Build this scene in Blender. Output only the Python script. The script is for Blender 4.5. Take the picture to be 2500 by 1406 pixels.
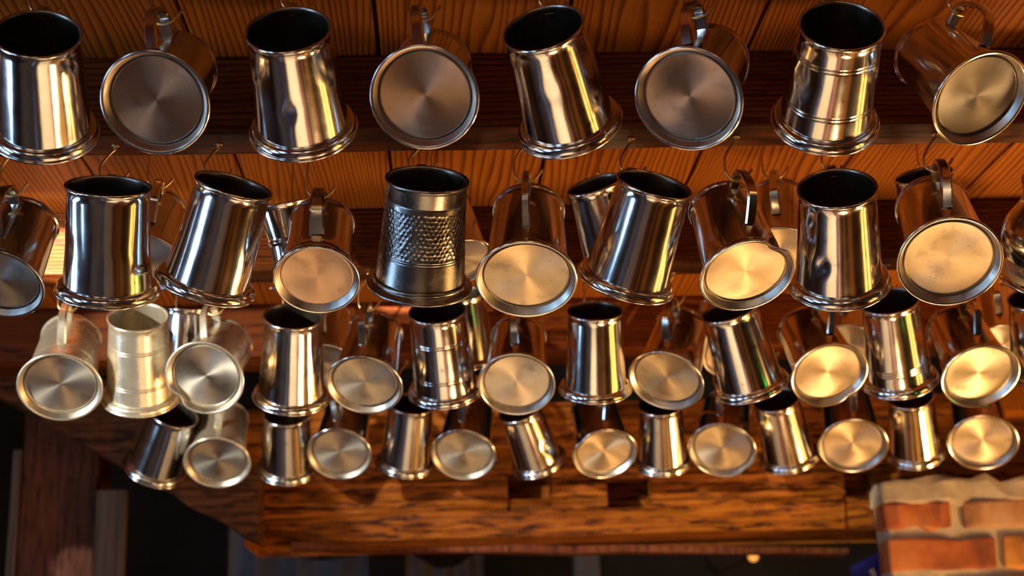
import bpy, bmesh, math, random
import numpy as np
from mathutils import Vector, Matrix
for o in list(bpy.data.objects): bpy.data.objects.remove(o)
random.seed(7); rng = np.random.default_rng(7)
S = bpy.context.scene
COL = S.collection
PI = math.pi
EYE = np.array([0., 0., 1.6])
FPX = 3472.2; CX, CY = 1250., 703.

# ------------------------------------------------------------------ camera
def nrm(v): v = np.asarray(v, float); return v/np.linalg.norm(v)
# world X, Y, Z as seen in camera space (rows): camera looks up about 16 degrees, yawed 3 degrees right, small roll
CM = np.array([[0.99847027, 0.01944187, -0.05176028],
               [-0.04414486, -0.2833548, -0.95799858],
               [-0.03329181, 0.95881806, -0.28206309]])
cam_d = bpy.data.cameras.new('camera'); cam = bpy.data.objects.new('camera', cam_d); COL.objects.link(cam)
cam_d.lens = 50; cam_d.sensor_width = 36; cam_d.clip_start = .02; cam_d.clip_end = 60
cam.matrix_world = Matrix([list(CM[i]) + [EYE[i]] for i in range(3)] + [[0, 0, 0, 1]])
cam_d.dof.use_dof = True; cam_d.dof.focus_distance = 1.5; cam_d.dof.aperture_fstop = 5.4; cam_d.dof.aperture_blades = 8
S.camera = cam
def ray(px, py): return CM @ np.array([(px-CX)/FPX, -(py-CY)/FPX, -1.])
def proj(P):
    c = CM.T @ (np.asarray(P, float)-EYE); return np.array([CX-c[0]/c[2]*FPX, CY+c[1]/c[2]*FPX])
def atY(px, py, Y): r = ray(px, py); return EYE + r*(Y/r[1])

# ------------------------------------------------------------------ world, lights, exposure
S.view_settings.view_transform = 'Standard'; S.view_settings.look = 'None'
S.view_settings.exposure = 0.0; S.view_settings.gamma = 1.0; S.view_settings.use_curve_mapping = False
W = bpy.data.worlds.new('world'); S.world = W; W.use_nodes = True
W.node_tree.nodes['Background'].inputs[0].default_value = (.45, .62, 1, 1)
W.node_tree.nodes['Background'].inputs[1].default_value = 1.2
def light(name, kind, loc, energy, color, target=None, **kw):
    d = bpy.data.lights.new(name, kind); o = bpy.data.objects.new(name, d); COL.objects.link(o)
    d.energy = energy; d.color = color; o.location = loc
    for k, v in kw.items(): setattr(d, k, v)
    if target is not None:
        o.rotation_euler = (Vector(target)-Vector(loc)).to_track_quat('-Z', 'Y').to_euler()
    return o
# low beam of daylight that grazes up under the joists onto the left of the far rows
WIN = (-2.3, .15, 1.86)     # where daylight enters the left wall
light('daylight_beam', 'SPOT', WIN, 520, (1, .93, .74), tuple(atY(210, 840, 2.02)), spot_size=math.radians(15), spot_blend=.12, shadow_soft_size=.015)
for nm, tg, e, sz in (('sun_fleck', atY(128, 630, 1.925), 9000, 1.9), ('sun_fleck', atY(2, 400, 1.80), 700, 2.0), ('sun_fleck', atY(535, 1265, 2.9), 300, .9), ('sun_fleck', atY(185, 1385, 3.0), 260, 1.6), ('sun_fleck', atY(480, 1010, 2.85), 260, 1.2)):
    light(nm, 'SPOT', WIN, e, (1, .93, .78), tuple(tg), spot_size=math.radians(sz), spot_blend=.25, shadow_soft_size=.008)
# warm lamp on the right, then an added fill and a counter spot
light('lamp_warm_right', 'AREA', (1.7, 2.1, .95), 24, (1, .60, .25), (.3, 2.3, 2.2), size=.3)
light('warm_front_fill', 'AREA', (.62, 1.5, .8), 9, (1, .60, .26), (.2, 2.2, 2.2), size=.3)  # unseen fill added to warm the wood from below
light('counter_bounce_spot', 'SPOT', (-.05, .62, 2.17), 150, (1, .86, .66), (-.05, 1.75, 1.05), spot_size=math.radians(64), spot_blend=.6, shadow_soft_size=.04)  # unseen spot added to brighten the counter for reflections and bounce

# ------------------------------------------------------------------ materials
def newmat(name):
    m = bpy.data.materials.new(name); m.use_nodes = True
    nt = m.node_tree; return m, nt, nt.nodes['Principled BSDF'], nt.nodes, nt.links
def ramp(N, L, src, stops):
    r = N.new('ShaderNodeValToRGB'); L.new(src, r.inputs[0])
    e = r.color_ramp.elements
    while len(e) < len(stops): e.new(.5)
    for k, (p, c) in enumerate(stops):
        e[k].position = p; e[k].color = (*c, 1) if len(c) == 3 else c
    return r
def wood(name, along, dark, mid, light_, ring=26., rough=.45, grain=1., knots=True, pits=0., bump=.4, ringmix=.55):
    m, nt, P, N, L = newmat(name)
    tc = N.new('ShaderNodeTexCoord'); oi = N.new('ShaderNodeObjectInfo')
    off = N.new('ShaderNodeVectorMath'); off.operation = 'SCALE'
    cmb = N.new('ShaderNodeCombineXYZ')
    for i in range(3): L.new(oi.outputs['Random'], cmb.inputs[i])
    L.new(cmb.outputs[0], off.inputs[0]); off.inputs['Scale'].default_value = 37.0
    add = N.new('ShaderNodeVectorMath'); add.operation = 'ADD'; L.new(tc.outputs['Object'], add.inputs[0]); L.new(off.outputs[0], add.inputs[1])
    def mp(sc):
        q = N.new('ShaderNodeMapping'); L.new(add.outputs[0], q.inputs[0]); q.inputs['Scale'].default_value = sc; return q
    sx = {'X': (.10, 1, 1), 'Y': (1, .10, 1), 'Z': (1, 1, .10)}[along]
    m1 = mp(sx)
    n1 = N.new('ShaderNodeTexNoise'); L.new(m1.outputs[0], n1.inputs[0]); n1.inputs['Scale'].default_value = 5; n1.inputs['Detail'].default_value = 3
    # flowing growth lines: iso-lines of a stretched noise
    mul = N.new('ShaderNodeMath'); mul.operation = 'MULTIPLY'; L.new(n1.outputs[0], mul.inputs[0]); mul.inputs[1].default_value = ring
    sp = N.new('ShaderNodeSeparateXYZ'); L.new(add.outputs[0], sp.inputs[0])
    ax = {'X': 2, 'Y': 0, 'Z': 0}[along]
    m2_ = N.new('ShaderNodeMath'); m2_.operation = 'MULTIPLY_ADD'; L.new(sp.outputs[ax], m2_.inputs[0]); m2_.inputs[1].default_value = 95*grain; L.new(mul.outputs[0], m2_.inputs[2])
    fr = N.new('ShaderNodeMath'); fr.operation = 'FRACT'; L.new(m2_.outputs[0], fr.inputs[0])
    rr = ramp(N, L, fr.outputs[0], [(0, (.85,)*3), (.5, (.7,)*3), (.82, (.22,)*3), (1, (.75,)*3)])
    sf = {'X': (8, 260, 260), 'Y': (260, 8, 260), 'Z': (260, 260, 8)}[along]
    m3 = mp(sf); n3 = N.new('ShaderNodeTexNoise'); L.new(m3.outputs[0], n3.inputs[0]); n3.inputs['Scale'].default_value = 1; n3.inputs['Detail'].default_value = 4
    mx = N.new('ShaderNodeMix'); mx.data_type = 'FLOAT'; mx.inputs[0].default_value = ringmix
    L.new(n3.outputs[0], mx.inputs[2]); L.new(rr.outputs[0], mx.inputs[3])
    big = N.new('ShaderNodeTexNoise'); L.new(mp({'X': (1.5, 9, 9), 'Y': (9, 1.5, 9), 'Z': (9, 9, 1.5)}[along]).outputs[0], big.inputs[0]); big.inputs['Scale'].default_value = 1.2; big.inputs['Detail'].default_value = 5
    a2 = N.new('ShaderNodeMath'); a2.operation = 'MULTIPLY_ADD'; L.new(big.outputs[0], a2.inputs[0]); a2.inputs[1].default_value = .55; a2.inputs[2].default_value = -.27
    a3 = N.new('ShaderNodeMath'); a3.operation = 'ADD'; L.new(mx.outputs[0], a3.inputs[0]); L.new(a2.outputs[0], a3.inputs[1])
    out = a3.outputs[0]
    if knots:
        v = N.new('ShaderNodeTexVoronoi'); L.new(mp({'X': (2.2, 8, 8), 'Y': (8, 2.2, 8), 'Z': (8, 8, 2.2)}[along]).outputs[0], v.inputs[0]); v.inputs['Scale'].default_value = .9
        kr = ramp(N, L, v.outputs['Distance'], [(.03, (0, 0, 0)), (.085, (1, 1, 1))])
        k = N.new('ShaderNodeMath'); k.operation = 'MULTIPLY'; L.new(out, k.inputs[0]); L.new(kr.outputs[0], k.inputs[1]); out = k.outputs[0]
    if pits:
        pn = N.new('ShaderNodeTexNoise'); L.new(mp({'X': (14, 90, 90), 'Y': (90, 14, 90), 'Z': (90, 90, 14)}[along]).outputs[0], pn.inputs[0]); pn.inputs['Scale'].default_value = 1; pn.inputs['Detail'].default_value = 6; pn.inputs['Roughness'].default_value = .7
        pr = ramp(N, L, pn.outputs[0], [(.36, (1-pits,)*3), (.5, (1, 1, 1))])
        k = N.new('ShaderNodeMath'); k.operation = 'MULTIPLY'; L.new(out, k.inputs[0]); L.new(pr.outputs[0], k.inputs[1]); out = k.outputs[0]
    cr = ramp(N, L, out, [(.08, dark), (.42, mid), (.85, light_)])
    hv = N.new('ShaderNodeHueSaturation'); L.new(cr.outputs[0], hv.inputs['Color'])
    vm = N.new('ShaderNodeMath'); vm.operation = 'MULTIPLY_ADD'; L.new(oi.outputs['Random'], vm.inputs[0]); vm.inputs[1].default_value = .35; vm.inputs[2].default_value = .82
    L.new(vm.outputs[0], hv.inputs['Value']); L.new(hv.outputs[0], P.inputs['Base Color'])
    P.inputs['Roughness'].default_value = rough; P.inputs['Specular IOR Level'].default_value = .2
    b = N.new('ShaderNodeBump'); b.inputs['Strength'].default_value = bump; b.inputs['Distance'].default_value = .002
    L.new(out, b.inputs['Height']); L.new(b.outputs[0], P.inputs['Normal'])
    return m
PLANK = wood('pine_boarding', 'Y', (.013, .0024, .0002), (.185, .044, .002), (.43, .125, .006), ring=24, grain=1.35, rough=.55, bump=.3, ringmix=.68)
JOIST = wood('stained_joist', 'X', (.014, .0022, .0003), (.07, .013, .001), (.20, .046, .003), ring=16, grain=1.7, rough=.42, knots=False, pits=.5)
OLDOAK = wood('old_oak', 'X', (.012, .003, .0005), (.24, .058, .0025), (.58, .18, .010), ring=10, grain=.6, rough=.55, knots=False, pits=.85, bump=.8, ringmix=.25)
BRACE = wood('brace_oak', 'X', (.012, .003, .0006), (.07, .020, .004), (.22, .08, .02), ring=8, grain=.5, rough=.6, knots=False, pits=.8, bump=.8, ringmix=.25)
POSTM = wood('post_oak', 'Z', (.015, .003, .001), (.11, .025, .006), (.2, .055, .014), ring=8, grain=.5, rough=.55, knots=False, pits=.7, bump=.7, ringmix=.3)
FLOORM = wood('floor_boards', 'Y', (.05, .02, .008), (.16, .07, .03), (.25, .12, .05), ring=14, rough=.4)

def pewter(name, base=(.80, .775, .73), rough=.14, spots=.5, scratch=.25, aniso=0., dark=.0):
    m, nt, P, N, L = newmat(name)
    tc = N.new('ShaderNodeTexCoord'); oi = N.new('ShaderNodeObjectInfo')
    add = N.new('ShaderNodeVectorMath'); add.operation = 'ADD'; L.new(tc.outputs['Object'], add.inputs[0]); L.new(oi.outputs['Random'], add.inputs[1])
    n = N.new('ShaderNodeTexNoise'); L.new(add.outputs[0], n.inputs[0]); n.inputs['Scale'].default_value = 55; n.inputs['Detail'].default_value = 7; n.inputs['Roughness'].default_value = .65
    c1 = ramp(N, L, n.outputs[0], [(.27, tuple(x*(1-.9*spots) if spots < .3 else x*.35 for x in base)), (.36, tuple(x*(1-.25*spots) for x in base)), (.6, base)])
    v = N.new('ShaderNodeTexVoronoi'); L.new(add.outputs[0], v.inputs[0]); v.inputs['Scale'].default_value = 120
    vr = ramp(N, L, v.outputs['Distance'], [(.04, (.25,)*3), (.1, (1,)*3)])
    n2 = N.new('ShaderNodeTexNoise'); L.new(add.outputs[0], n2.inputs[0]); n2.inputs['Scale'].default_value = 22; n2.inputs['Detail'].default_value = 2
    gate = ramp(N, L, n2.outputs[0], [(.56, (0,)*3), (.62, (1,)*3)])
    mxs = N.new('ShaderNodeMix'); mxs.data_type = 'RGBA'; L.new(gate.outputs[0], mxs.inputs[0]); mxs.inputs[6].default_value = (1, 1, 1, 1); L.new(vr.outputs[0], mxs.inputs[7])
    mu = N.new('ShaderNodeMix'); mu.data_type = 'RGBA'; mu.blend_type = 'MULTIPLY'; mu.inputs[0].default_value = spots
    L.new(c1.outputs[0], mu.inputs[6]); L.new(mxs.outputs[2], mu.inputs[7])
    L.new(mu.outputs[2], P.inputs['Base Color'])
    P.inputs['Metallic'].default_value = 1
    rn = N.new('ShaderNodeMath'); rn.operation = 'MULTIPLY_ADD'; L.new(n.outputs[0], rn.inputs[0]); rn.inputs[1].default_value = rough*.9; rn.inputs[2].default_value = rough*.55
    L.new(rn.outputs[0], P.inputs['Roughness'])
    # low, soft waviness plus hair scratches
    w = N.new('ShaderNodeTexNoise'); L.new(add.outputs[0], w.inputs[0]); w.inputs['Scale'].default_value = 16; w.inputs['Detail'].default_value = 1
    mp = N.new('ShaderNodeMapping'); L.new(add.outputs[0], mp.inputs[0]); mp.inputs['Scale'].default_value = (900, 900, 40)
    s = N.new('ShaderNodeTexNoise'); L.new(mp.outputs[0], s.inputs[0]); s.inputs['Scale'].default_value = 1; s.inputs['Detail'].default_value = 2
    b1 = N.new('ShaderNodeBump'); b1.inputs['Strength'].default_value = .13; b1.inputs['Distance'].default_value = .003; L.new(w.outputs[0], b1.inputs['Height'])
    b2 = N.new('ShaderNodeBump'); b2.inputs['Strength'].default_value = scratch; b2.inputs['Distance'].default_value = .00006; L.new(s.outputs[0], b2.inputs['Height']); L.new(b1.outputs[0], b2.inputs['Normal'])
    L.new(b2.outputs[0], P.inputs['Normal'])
    return m
PEW = pewter('polished_pewter')
PEW2 = pewter('sunlit_pewter', base=(.90, .82, .64), rough=.26, spots=.12)  # sunlight on the left tankards put into a paler, warmer tone
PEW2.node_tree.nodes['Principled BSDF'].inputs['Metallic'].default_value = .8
PEWD = pewter('dark_pewter', base=(.34, .32, .29), rough=.27, spots=.9)
SATIN = pewter('satin_pewter', base=(.62, .56, .48), rough=.36, spots=.5)
PEWIN = pewter('shaded_tarnish_inside', base=(.42, .36, .28), rough=.3, spots=.8)  # tarnish, with the inner shade of the mugs put into its darker tone
def turned(name, base=(.85, .76, .63), rough=.38, conc=1.0):
    m, nt, P, N, L = newmat(name)
    tc = N.new('ShaderNodeTexCoord'); oi = N.new('ShaderNodeObjectInfo')
    ln = N.new('ShaderNodeVectorMath'); ln.operation = 'LENGTH'; L.new(tc.outputs['Object'], ln.inputs[0])
    cb = N.new('ShaderNodeCombineXYZ'); L.new(ln.outputs['Value'], cb.inputs[0]); L.new(oi.outputs['Random'], cb.inputs[1])
    n = N.new('ShaderNodeTexNoise'); L.new(cb.outputs[0], n.inputs[0]); n.inputs['Scale'].default_value = 1400; n.inputs['Detail'].default_value = 2
    add = N.new('ShaderNodeVectorMath'); add.operation = 'ADD'; L.new(tc.outputs['Object'], add.inputs[0]); L.new(oi.outputs['Random'], add.inputs[1])
    g = N.new('ShaderNodeTexNoise'); L.new(add.outputs[0], g.inputs[0]); g.inputs['Scale'].default_value = 45; g.inputs['Detail'].default_value = 6
    c = ramp(N, L, g.outputs[0], [(.25, tuple(x*.55 for x in base)), (.42, tuple(x*.88 for x in base)), (.7, base)])
    v = N.new('ShaderNodeTexVoronoi'); L.new(add.outputs[0], v.inputs[0]); v.inputs['Scale'].default_value = 75
    vr = ramp(N, L, v.outputs['Distance'], [(.035, (.35,)*3), (.08, (1,)*3)])
    mu = N.new('ShaderNodeMix'); mu.data_type = 'RGBA'; mu.blend_type = 'MULTIPLY'; mu.inputs[0].default_value = .7
    L.new(c.outputs[0], mu.inputs[6]); L.new(vr.outputs[0], mu.inputs[7]); L.new(mu.outputs[2], P.inputs['Base Color'])
    P.inputs['Metallic'].default_value = 1; P.inputs['Roughness'].default_value = rough
    P.inputs['Anisotropic'].default_value = .75
    t = N.new('ShaderNodeTangent'); t.direction_type = 'RADIAL'; t.axis = 'Z'; L.new(t.outputs[0], P.inputs['Tangent'])
    b = N.new('ShaderNodeBump'); b.inputs['Strength'].default_value = .3; b.inputs['Distance'].default_value = .00005*conc; L.new(n.outputs[0], b.inputs['Height']); L.new(b.outputs[0], P.inputs['Normal'])
    return m
DISC = turned('turned_base')
DISC2 = turned('worn_turned_base', base=(.87, .71, .48), rough=.5)
DISCW = turned('warm_turned_base', base=(.74, .50, .34), rough=.34)  # warm reflected light put into the base colour
DISCW2 = turned('flat_warm_base', base=(.72, .46, .29), rough=.46)  # flatter version, reflected warmth also in its colour
def metal(name, col, rough):
    m, nt, P, N, L = newmat(name); P.inputs['Base Color'].default_value = (*col, 1); P.inputs['Metallic'].default_value = 1; P.inputs['Roughness'].default_value = rough
    n = N.new('ShaderNodeTexNoise'); n.inputs['Scale'].default_value = 300; r = N.new('ShaderNodeMath'); r.operation = 'MULTIPLY_ADD'; L.new(n.outputs[0], r.inputs[0]); r.inputs[1].default_value = .2; r.inputs[2].default_value = rough-.08; L.new(r.outputs[0], P.inputs['Roughness'])
    return m
BRASS = metal('brassed_wire', (.85, .55, .22), .25)
def plain(name, col, rough=.7, noise=.35, scale=12, emit=None, bump=0.):
    m, nt, P, N, L = newmat(name)
    n = N.new('ShaderNodeTexNoise'); n.inputs['Scale'].default_value = scale; n.inputs['Detail'].default_value = 6
    tc = N.new('ShaderNodeTexCoord'); L.new(tc.outputs['Object'], n.inputs[0])
    r = ramp(N, L, n.outputs[0], [(.3, tuple(x*(1-noise) for x in col)), (.65, col)]); L.new(r.outputs[0], P.inputs['Base Color'])
    P.inputs['Roughness'].default_value = rough
    if bump:
        b = N.new('ShaderNodeBump'); b.inputs['Strength'].default_value = bump; b.inputs['Distance'].default_value = .004; L.new(n.outputs[0], b.inputs['Height']); L.new(b.outputs[0], P.inputs['Normal'])
    if emit: P.inputs['Emission Color'].default_value = (*col, 1); P.inputs['Emission Strength'].default_value = emit
    return m
def brickmat(name, a, b_):
    m, nt, P, N, L = newmat(name)
    tc = N.new('ShaderNodeTexCoord'); oi = N.new('ShaderNodeObjectInfo')
    add = N.new('ShaderNodeVectorMath'); add.operation = 'ADD'; L.new(tc.outputs['Object'], add.inputs[0]); L.new(oi.outputs['Random'], add.inputs[1])
    n = N.new('ShaderNodeTexNoise'); L.new(add.outputs[0], n.inputs[0]); n.inputs['Scale'].default_value = 14; n.inputs['Detail'].default_value = 8
    r = ramp(N, L, n.outputs[0], [(.3, tuple(x*.45 for x in a)), (.48, a), (.66, b_), (.76, (.42, .3, .17))]); L.new(r.outputs[0], P.inputs['Base Color'])
    P.inputs['Roughness'].default_value = .85
    b = N.new('ShaderNodeBump'); b.inputs['Strength'].default_value = .6; b.inputs['Distance'].default_value = .004; L.new(n.outputs[0], b.inputs['Height']); L.new(b.outputs[0], P.inputs['Normal'])
    return m
MORTAR = plain('lime_mortar', (.62, .46, .27), .9, .5, 16, bump=.8)
BRICK_A = brickmat('red_brick', (.42, .10, .02), (.55, .17, .04))
BRICK_B = brickmat('tan_brick', (.40, .17, .06), (.55, .28, .12))
BRICK_C = brickmat('ochre_brick', (.55, .20, .03), (.62, .32, .06))
DARKPLASTER = plain('dark_plaster', (.05, .05, .055), .9, .5, 3)
PALEPLASTER = plain('pale_plaster', (.55, .46, .34), .9, .2, 3)

# ------------------------------------------------------------------ object helpers
def mesh_obj(name, verts, faces, mat, parent=None, smooth=False, loc=None, mats=None, midx=None):
    me = bpy.data.meshes.new(name)
    me.from_pydata([tuple(map(float, v)) for v in verts], [], faces)
    for m in (mats or [mat]): me.materials.append(m)
    if midx is not None: me.polygons.foreach_set('material_index', midx)
    if smooth: me.polygons.foreach_set('use_smooth', [True]*len(me.polygons))
    me.update()
    o = bpy.data.objects.new(name, me); COL.objects.link(o)
    if parent: o.parent = parent
    if loc is not None: o.location = loc
    return o
def tag(o, label=None, cat=None, group=None, kind=None):
    if label: o['label'] = label
    if cat: o['category'] = cat
    if group: o['group'] = group
    if kind: o['kind'] = kind
    return o
def empty(name, loc=(0, 0, 0), rot=None):
    o = bpy.data.objects.new(name, None); COL.objects.link(o); o.location = loc; o.empty_display_size = .02
    if rot is not None: o.rotation_euler = rot
    return o
def box(name, x0, x1, y0, y1, z0, z1, mat, parent=None, bev=0., cuts=0, wob=0., centre=True):
    bm = bmesh.new(); bmesh.ops.create_cube(bm, size=1)
    c = Vector(((x0+x1)/2, (y0+y1)/2, (z0+z1)/2)); d = (x1-x0, y1-y0, z1-z0)
    bmesh.ops.scale(bm, vec=d, verts=bm.verts)
    if cuts:
        la = max(range(3), key=lambda i: abs(d[i]))
        es = [e for e in bm.edges if abs((e.verts[0].co-e.verts[1].co)[la]) > 1e-6]
        bmesh.ops.subdivide_edges(bm, edges=es, cuts=cuts, use_grid_fill=True)
    if wob:
        for v in bm.verts: v.co += Vector((random.uniform(-1, 1), random.uniform(-1, 1), random.uniform(-1, 1)))*wob
    if bev: bmesh.ops.bevel(bm, geom=[e for e in bm.edges if e.calc_face_angle(0) > .5], offset=bev, segments=2, profile=.6, affect='EDGES')
    me = bpy.data.meshes.new(name); bm.to_mesh(me); bm.free(); me.materials.append(mat)
    o = bpy.data.objects.new(name, me); COL.objects.link(o); o.location = c
    if parent:
        o.parent = parent; o.location = c-Vector(parent.location)
    return o

# ------------------------------------------------------------------ setting: room shell
ZC, ZU = 1.6+.69, 1.6+.60                       # underside of boarding, underside of joists
floor = tag(box('floor', -2.4, 2.4, -3.1, 5.1, -.1, 0, FLOORM), kind='structure')
ceiling = tag(box('ceiling', -2.4, 2.4, -3.1, 2.60, ZC+.022, ZC+.1, POSTM), kind='structure')
upper = tag(box('trim_1', -2.4, 2.4, 2.60, 5.1, 3.0, 3.1, DARKPLASTER), kind='structure')
riser = tag(box('trim_2', -2.4, 2.4, 2.60, 2.66, ZC+.1, 3.0, DARKPLASTER), kind='structure')
PALEDARK = plain('smoked_plaster', (.16, .09, .05), .85, .3, 3)
tag(box('wall_right', 2.4, 2.5, -3.1, 5.1, 0, 3.1, PALEDARK), kind='structure')
tag(box('wall_back', -2.4, 2.4, 5.1, 5.2, 0, 3.1, DARKPLASTER), kind='structure')
# wall behind the camera and the left wall have window openings
def wall_open(name, axis, pos, a0, a1, z0, z1, holes, mat, th=.12):
    w = empty(name, (0, 0, 0)); tag(w, kind='structure')
    cuts_a = sorted({a0, a1, *[h[0] for h in holes], *[h[1] for h in holes]})
    V, F = [], []
    def bx(p0, p1, q0, q1):
        n = len(V)
        for d in (pos, pos+th):
            for (u, z) in ((p0, q0), (p1, q0), (p1, q1), (p0, q1)):
                V.append((u, d, z) if axis == 'Y' else (d, u, z))
        F.extend([(n, n+1, n+2, n+3), (n+4, n+7, n+6, n+5), (n, n+4, n+5, n+1), (n+1, n+5, n+6, n+2), (n+2, n+6, n+7, n+3), (n+3, n+7, n+4, n)])
    for p0, p1 in zip(cuts_a[:-1], cuts_a[1:]):
        hs = [h for h in holes if h[0] <= p0+1e-6 and h[1] >= p1-1e-6]
        if hs: bx(p0, p1, z0, hs[0][2]); bx(p0, p1, hs[0][3], z1)
        else: bx(p0, p1, z0, z1)
    mesh_obj('plaster', V, F, mat, w)
    return w
GLASS, gnt, gP, gN, gL = newmat('window_glass'); gP.inputs['Transmission Weight'].default_value = 1; gP.inputs['Roughness'].default_value = .02; gP.inputs['IOR'].default_value = 1.1
SKYGLOW = plain('daylit_pane', (.36, .62, 1.0), .3, .05, 2, emit=14.0)
DIMGLOW = plain('added_warm_pane', (1.0, .78, .55), .3, .05, 2, emit=2.2)  # glow of unseen windows added behind the camera for reflections
LAMPGLOW = plain('added_lamp_glow', (1.0, .60, .22), .5, .1, 5, emit=9.0)  # bulb glow of the added pendant lamps
WFRAME = plain('window_paint', (.5, .45, .38), .5, .2, 10)
LH = [(-1.9, -1.2, 1.0, 2.0), (-.3, .35, 1.0, 2.0), (1.2, 1.7, .9, 1.9)]
BH = [(-1.7, -.8, .9, 2.0), (-.2, .5, .9, 2.0)]
wall_open('wall_left', 'X', -2.52, -3.1, 5.1, 0, 3.1, LH, PALEDARK)
wall_open('wall_front', 'Y', -3.22, -2.4, 2.4, 0, 3.1, BH, PALEDARK)
def window(n, axis, pos, h):
    w = empty('window_%d' % n, (0, 0, 0)); tag(w, kind='structure')
    a0, a1, z0, z1 = h
    def bb(nm, p0, p1, q0, q1, d0, d1, mat):
        if axis == 'Y': return box(nm, p0, p1, d0, d1, q0, q1, mat, w)
        return box(nm, d0, d1, p0, p1, q0, q1, mat, w)
    d0, d1 = pos+.03, pos+.08
    nx, nz = 3, 4
    for i in range(nx+1):
        c = a0+(a1-a0)*i/nx; bb('glazing_bar', max(a0, c-.018), min(a1, c+.018), z0, z1, d0, d1, WFRAME)
    for k in range(nz+1):
        c = z0+(z1-z0)*k/nz; bb('transom_bar', a0, a1, max(z0, c-.018), min(z1, c+.018), d0+.004, d1-.004, WFRAME)
    for i in range(nx):
        for k in range(nz):
            bb('pane', a0+(a1-a0)*i/nx+.018, a0+(a1-a0)*(i+1)/nx-.018, z0+(z1-z0)*k/nz+.018, z0+(z1-z0)*(k+1)/nz-.018, pos+.05, pos+.056, SKYGLOW if axis == 'X' else DIMGLOW)
for i, h in enumerate(LH): window(i+1, 'X', -2.52, h)
for i, h in enumerate(BH): window(i+4, 'Y', -3.22, h)

# ceiling boards, each a part of the ceiling, tongue joints open as dark gaps
edges = [-1.68, -1.475, -1.27, -1.065, -.862, -.655, -.452, -.258, -.060, .142, .348, .556, .760, .965, 1.17, 1.375, 1.58]
for a, b in zip(edges[:-1], edges[1:]):
    box('ceiling_board', a+.0022, b-.0022, -.2, 2.59, ZC, ZC+.02, PLANK, ceiling, bev=.0015)

# joists with hooks in them
def joist(y0, y1, label, z0=ZU):
    o = box('ceiling_joist', -2.4, 2.4, y0, y1, z0, ZC-.0005, JOIST, bev=.003, cuts=60, wob=.0006)
    tag(o, label, 'beam', 'joists under the board ceiling')
    return o
joist(.933, .998, 'dark stained joist overhead, nearest the camera')
joist(1.428, 1.490, 'dark joist crossing behind the nearest row of tankards')
joist(1.924, 1.986, 'dark joist crossing behind the second row of tankards')
joist(2.412, 2.530, 'broad joist crossing behind the third row of tankards', ZU-.004)
for y, w in ((-.55, 'farthest'), (-.06, 'next to farthest'), (.438, 'just')): joist(y, y+.062, 'dark stained joist overhead, %s behind the camera' % w)

# ------------------------------------------------------------------ big old beam with mortises
def mortised_beam():
    Y0 = 2.90
    xl, xr = atY(602, 1100, Y0)[0], 2.4
    zt = atY(1250, 985, Y0)[2]
    V, F = [], []
    pockets = []
    for (p0, q0, p1, q1, d) in ((1238, 1150, 1348, 1214, .075), (1238, 1214, 1348, 1246, .008), (1480, 1168, 1592, 1236, .085), (2058, 1150, 2138, 1208, .06), (2058, 1208, 2138, 1330, .007)):
        a = atY(p0, q0, Y0); b = atY(p1, q1, Y0); pockets.append((a[0], b[0], b[2], a[2], d))
    def zb(x):   # sagging lower edge
        t = (x-xl)/(xr-xl); return atY(1000, 1322, Y0)[2] + .008*math.sin(5*t) - .012*t + .062*max(0, 1-(x-xl)/.24)**1.6
    xs = sorted(set([xl+(xr-xl)*i/60 for i in range(61)] + [p[0] for p in pockets] + [p[1] for p in pockets]))
    zs = sorted(set([.0, 1.] + [i/8 for i in range(9)]))
    zabs = sorted(set([p[2] for p in pockets]+[p[3] for p in pockets]))
    zlow = atY(1000, 1322, Y0)[2]
    levels = sorted(set([round(zlow + (zt-zlow)*i/8, 4) for i in range(9)] + [round(z, 4) for z in zabs if zlow+.01 < z < zt]))
    def depth(xm, zm):
        for a, b, c, d, e in pockets:
            if a <= xm <= b and c <= zm <= d: return e
        return 0.
    # cell based front: each cell its own quad at its depth, with side walls where depth changes
    def P(x, k, dep):
        z = levels[k]
        if k == 0: z = zb(x)
        wob = .004*math.sin(x*9+k*1.7)+.002*math.sin(x*31+k*3)
        return (x, Y0+dep+wob, z)
    D = [[depth((xs[i]+xs[i+1])/2, (levels[k]+levels[k+1])/2) for k in range(len(levels)-1)] for i in range(len(xs)-1)]
    def quad(*p): n = len(V); V.extend(p); F.append((n, n+1, n+2, n+3))
    nx, nz = len(xs)-1, len(levels)-1
    for i in range(nx):
        for k in range(nz):
            d = D[i][k]
            quad(P(xs[i], k, d), P(xs[i+1], k, d), P(xs[i+1], k+1, d), P(xs[i], k+1, d))
            if i+1 < nx and D[i+1][k] != d: e = D[i+1][k]; quad(P(xs[i+1], k, d), P(xs[i+1], k, e), P(xs[i+1], k+1, e), P(xs[i+1], k+1, d))
            if k+1 < nz and D[i][k+1] != d: e = D[i][k+1]; quad(P(xs[i], k+1, d), P(xs[i+1], k+1, d), P(xs[i+1], k+1, e), P(xs[i], k+1, e))
        a = P(xs[i], 0, D[i][0]); b = P(xs[i+1], 0, D[i][0]); quad(a, (a[0], Y0+.22, a[2]), (b[0], Y0+.22, b[2]), b)
        a = P(xs[i], nz, 0); b = P(xs[i+1], nz, 0); quad(a, b, (b[0], Y0+.22, b[2]), (a[0], Y0+.22, a[2]))
    quad((xl, Y0, zlow), (xl, Y0, zt), (xl, Y0+.22, zt), (xl, Y0+.22, zlow))
    quad((xl, Y0+.22, zlow), (xr, Y0+.22, zlow-.012), (xr, Y0+.22, zt), (xl, Y0+.22, zt))
    o = mesh_obj('mortised_beam', V, F, OLDOAK)
    tag(o, 'massive rough old beam with empty mortise pockets below the farthest tankards', 'beam')
    return zlow, zt
ZLOW, ZTOP = mortised_beam()
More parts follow.
